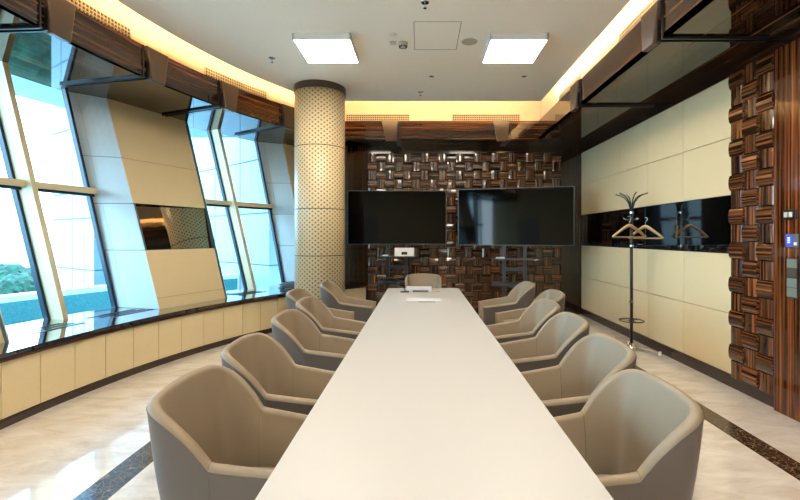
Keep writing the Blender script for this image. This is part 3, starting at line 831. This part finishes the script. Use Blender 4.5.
def hanger(label, loc, rz):
    t = thing('coat_hanger', label, 'hanger', loc, rz, 'wooden hangers on the coat rack')
    b = MB(); pts = [(-.215, 0, -.17), (-.16, 0, -.125), (-.07, 0, -.06), (-.02, 0, -.03), (0, 0, -.026), (.02, 0, -.03), (.07, 0, -.06), (.16, 0, -.125), (.215, 0, -.17)]
    b.tube(pts, [.013, .015, .017, .02, .021, .02, .017, .015, .013], 10); b.build('shoulder', MT['wood_light'], t, smooth=True)
    b = MB(); b.tube([(-.205, 0, -.172), (.205, 0, -.172)], .008, 8); b.build('bar', MT['wood_light'], t)
    b = MB(); b.tube([(0, 0, -.02), (0, 0, .025), (.02, 0, .05), (.025, 0, .075), (0, 0, .092), (-.02, 0, .08)], .004, 6); b.build('hook', MT['chrome'], t, smooth=True)
hanger('pale wooden coat hanger facing the room, left on the coat rack', (CRX-.075, CRY-.10, 1.615), radians(4))
hanger('pale wooden coat hanger turned edgeways, right of the rack pole', (CRX+.11, CRY-.13, 1.6), radians(-56))

# ---------------------------------------------------------------- switches on the veneer
XV = 2.955
t = thing('wall_switch', 'black wall switch with two pale keys on glossy striped veneer', 'switch', (XV, 3.40, 1.625))
b = MB(); b.box(-.012, -.065, -.04, 0, .055, .04); b.build('plate', MT['black'], t, bevel=.003)
for y in (-.022, .022):
    b = MB(); b.box(-.017, y-.015, -.02, -.012, y+.015, .02); b.build('key', MT['offwhite'], t)
t = thing('thermostat', 'small thermostat with blue glowing display on striped veneer', 'thermostat', (XV, 3.37, 1.415))
b = MB(); b.box(-.01, -.055, -.05, 0, .06, .055); b.build('plate', MT['grey'], t, bevel=.003)
b = MB(); b.box(-.0125, .0, -.04, -.01, .052, .045); b.build('display', MT['blue_screen'], t)
b = MB()
for z in (.02, .002, -.016): b.box(-.0135, .015, z, -.0125, .037, z+.008)
b.build('digits', MT['blue_text'], t)
b = MB(); b.box(-.014, -.045, -.035, -.01, -.02, -.01); b.build('button', MT['white'], t)
t = thing('button_panel', 'tall control panel of four muted square buttons below the thermostat', 'control panel', (XV, 3.37, .97))
b = MB(); b.box(-.006, -.05, -.01, 0, .05, .31); b.build('plate', MT['black'], t)
for i in range(4):
    b = MB(); b.box(-.014, -.045, .0+.077*i, -.006, .045, .072+.077*i); b.build('button', MT['button_dark'] if i == 2 else MT['button'], t, bevel=.002)

# ---------------------------------------------------------------- clutter on the sill by the column
def coil(label, x, y, R, n, mt, rz, group=None):
    t_ = thing('cable_coil', label, 'cable', (x, y, .57), rz, group)
    b = MB(); pts = []
    for i in range(n*20+1):
        a = 2*pi*i/20; r = R*(1+.12*sin(a*.37+1)); pts.append((r*1.5*cos(a), r*.8*sin(a+.2), .012+.016*(i/20)+.005*sin(a*1.7)))
    b.tube(pts, .009, 6); b.build('loops', mt, t_, smooth=True)
p = P(37.6, 7.0, 0); coil('flattened coil of grey blue cable on sill left of the column', p.x, p.y, .15, 5, MT['cable'], .5)
p = P(40.2, 6.85, 0)
b = MB(); b.tube([(p.x-.06, p.y-.02, .64), (p.x+.08, p.y+.05, .64)], .07, 18); tag(b.build('cloth_roll', MT['grey']), 'grey rolled cloth lying on the sill against the column', 'cloth roll')

# ---------------------------------------------------------------- outside
b = MB(); tl = ths(-75, 38.2, 2.5)
b.slab([[P(t, 9.0, z) for t in tl] for z in (-.4, .60)], lambda i, j: P(tl[j], 9.15, 0)-P(tl[j], 9.0, 0))
pr = tag(b.build('parapet', MT['parapet']), 'curved blue terrace parapet with white coping outside the windows', 'parapet')
b = MB(); b.slab([[P(t, 8.97, z) for t in tl] for z in (.60, .68)], lambda i, j: P(tl[j], 9.2, 0)-P(tl[j], 8.97, 0)); tag(b.build('coping', MT['cap'], pr), 'white coping')
b = MB(); tl2 = ths(-75, 66, 2.5); b.slab([[P(t, R, 0.0) for t in tl2] for R in (7.66, 9.0)], lambda i, j: (0, 0, -.2)); struct(b.build('terrace_floor', MT['cap']))
def fin(label, p0, d, length, zsplit, us):
    d = Vector(d).normalized(); n = Vector((d.y, -d.x)); 
    M = Matrix(((d.x, n.x, 0, p0[0]), (d.y, n.y, 0, p0[1]), (0, 0, 1, 0), (0, 0, 0, 1)))
    t_ = thing('facade_wing', label, 'building', (p0[0], p0[1], 0)); inv = Matrix.Translation((-p0[0], -p0[1], 0)) @ M
    b = MB(); b.box(.02, -.14, -6, length-.02, .14, 8.95, M=inv); b.build('core', MT['joint'], t_)
    b = MB(); zz = [-6, -4.6, -3.2]+zsplit+[8.96]; uu = [0]+us+[length]
    for i in range(len(zz)-1):
        for j in range(len(uu)-1): b.box(uu[j]+.012, -.16, zz[i]+.012, uu[j+1]-.012, .16, zz[i+1]-.012, M=inv)
    b.build('panel', MT['fin'], t_)
d1 = (.85, -.53)
fin('pale panelled building wing outside the nearest window', (-6.68, 7.92), (.85, -.53), 1.78, [-1.8, -.4, .9, 1.75, 2.19, 3.3, 4.4, 5.5, 6.6, 7.7], [.45, .95, 1.4])
fin('pale panelled building wing filling the window beside the column', (-2.75, 8.15), (-.77, .63), 5.0, [-1.8, -.4, .9, 1.9, 2.95, 4.0, 5.1, 6.2, 7.3], [1.1, 2.2, 3.3, 4.3])

b = MB(); b.box(-900, -400, -13, 400, 900, -12.9); struct(b.build('ground', MT['ground']))
def tree(x, y, h, r, label):
    t_ = thing('tree', label, 'tree', (x, y, -12.9), 0, 'trees below the terrace')
    b = MB(); b.tube([(0, 0, 0), (.1, 0, h*.6)], [.3, .15], 8); b.build('trunk', MT['trunk'], t_)
    bm = bmesh.new()
    for q in range(9):
        a = random.random()*6.28; rr = random.uniform(0, r*.7); zz_ = h-r*random.uniform(.5, 1.3)
        mm = Matrix.Translation((rr*cos(a), rr*sin(a), zz_)) @ Matrix.Scale(random.uniform(.45, .7)*r, 4)
        res = bmesh.ops.create_icosphere(bm, subdivisions=3, radius=1, matrix=mm)
        for v in res['verts']: v.co += Vector([random.uniform(-1, 1) for _ in range(3)])*r*.07
    me = bpy.data.meshes.new('crown'); bm.to_mesh(me); bm.free(); me.materials.append(MT['tree'])
    o = bpy.data.objects.new('crown', me); C.objects.link(o); o.parent = t_
lbl = 'green tree in the cluster below the terrace, seen through the nearest window'
for px, Y, h in ((2, 44, 7.8), (26, 34, 5.8), (58, 42, 7.4), (36, 52, 8.3), (8, 60, 8.8), (60, 60, 8.8), (34, 70, 9.2), (5, 78, 9.4), (58, 80, 9.6), (-60, 46, 8)):
    tree((px-420.5)*Y/425, Y, h, 3.2, lbl)
def building(px, Y, w, h, label, dome=False):
    x = (px-420.5)*Y/425
    t_ = thing('city_building', label, 'building', (x, Y, -12.9), .5, 'hazy city buildings on the horizon')
    b = MB(); b.box(-w/2, -w/2, 0, w/2, w/2, h); b.box(-w/4, -w/4, h, w/4, w/4, h*1.06); b.build('block', MT['bld'], t_)
    b = MB(); n = int(h/4)
    for i in range(1, n): b.box(-w/2-.2, -w/2-.2, i*4-.6, w/2+.2, w/2+.2, i*4+1)
    b.build('windows', MT['bldwin'], t_)
    if dome:
        b = MB(); b.lathe([(w*.18, 0), (w*.17, w*.08), (w*.1, w*.2), (w*.02, w*.28), (0, w*.55)], 16, (0, 0, h*1.06)); b.build('spire', MT['bld'], t_)
building(6, 170, 16, 20, 'pale tower with a pointed roof at the left edge of the window', True)
building(-12, 150, 18, 12, 'low pale building at the far left edge of the window')
building(20, 230, 20, 17, 'broad pale building beyond the trees, behind the mullion')
building(48, 300, 20, 18, 'low wide pale building just right of the mullion')
building(57, 150, 8, 19, 'narrow pale block beside the panelled wing')
b = MB(); prof = [(9*cos(radians(a)), 5*sin(radians(a))) for a in range(0, 91, 10)]; b.lathe(prof, 28, (-88, 104, -12.9)); b.lathe([(9.2, -12.9), (9.2, -11.9), (8.8, -11.9)], 28, (-88, 104, 0))
tag(b.build('pale_dome', mat('pale_salmon', rgb(236, 206, 184), .6), smooth=True), 'pale salmon dome seen beside the mullion beyond the trees', 'building')  # rounded pale salmon dome shape

# ---------------------------------------------------------------- world, camera
w = bpy.data.worlds.new('World'); sc.world = w; w.use_nodes = True
bg = w.node_tree.nodes['Background']
tc = w.node_tree.nodes.new('ShaderNodeTexCoord'); sx = w.node_tree.nodes.new('ShaderNodeSeparateXYZ'); rp = w.node_tree.nodes.new('ShaderNodeValToRGB')
w.node_tree.links.new(tc.outputs['Generated'], sx.inputs[0]); w.node_tree.links.new(sx.outputs[2], rp.inputs[0]); w.node_tree.links.new(rp.outputs[0], bg.inputs[0])
e = rp.color_ramp.elements; e[0].position = 0; e[0].color = (.62, .86, 1, 1); e[1].position = .8; e[1].color = (.42, .70, 1, 1)
bg.inputs[1].default_value = 6.2

cd = bpy.data.cameras.new('Camera'); cam = bpy.data.objects.new('Camera', cd); C.objects.link(cam); sc.camera = cam
cd.sensor_width = 36; cd.lens = 425/800*36; cd.shift_x = -20.5/800; cd.shift_y = -13.5/800; cd.clip_start = .02; cd.clip_end = 2000
cam.location = (0, 0, 1.45); cam.rotation_euler = (pi/2, 0, 0)

sc.view_settings.view_transform = 'Standard'; sc.view_settings.look = 'None'
sc.view_settings.exposure = 1.48; sc.view_settings.gamma = 1; sc.view_settings.use_curve_mapping = False
sc.cycles.max_bounces = 10; sc.cycles.diffuse_bounces = 5; sc.cycles.glossy_bounces = 5; sc.cycles.transparent_max_bounces = 12
sc.cycles.caustics_reflective = False; sc.cycles.caustics_refractive = False; sc.cycles.sample_clamp_indirect = 4
sc.cycles.use_denoising = True
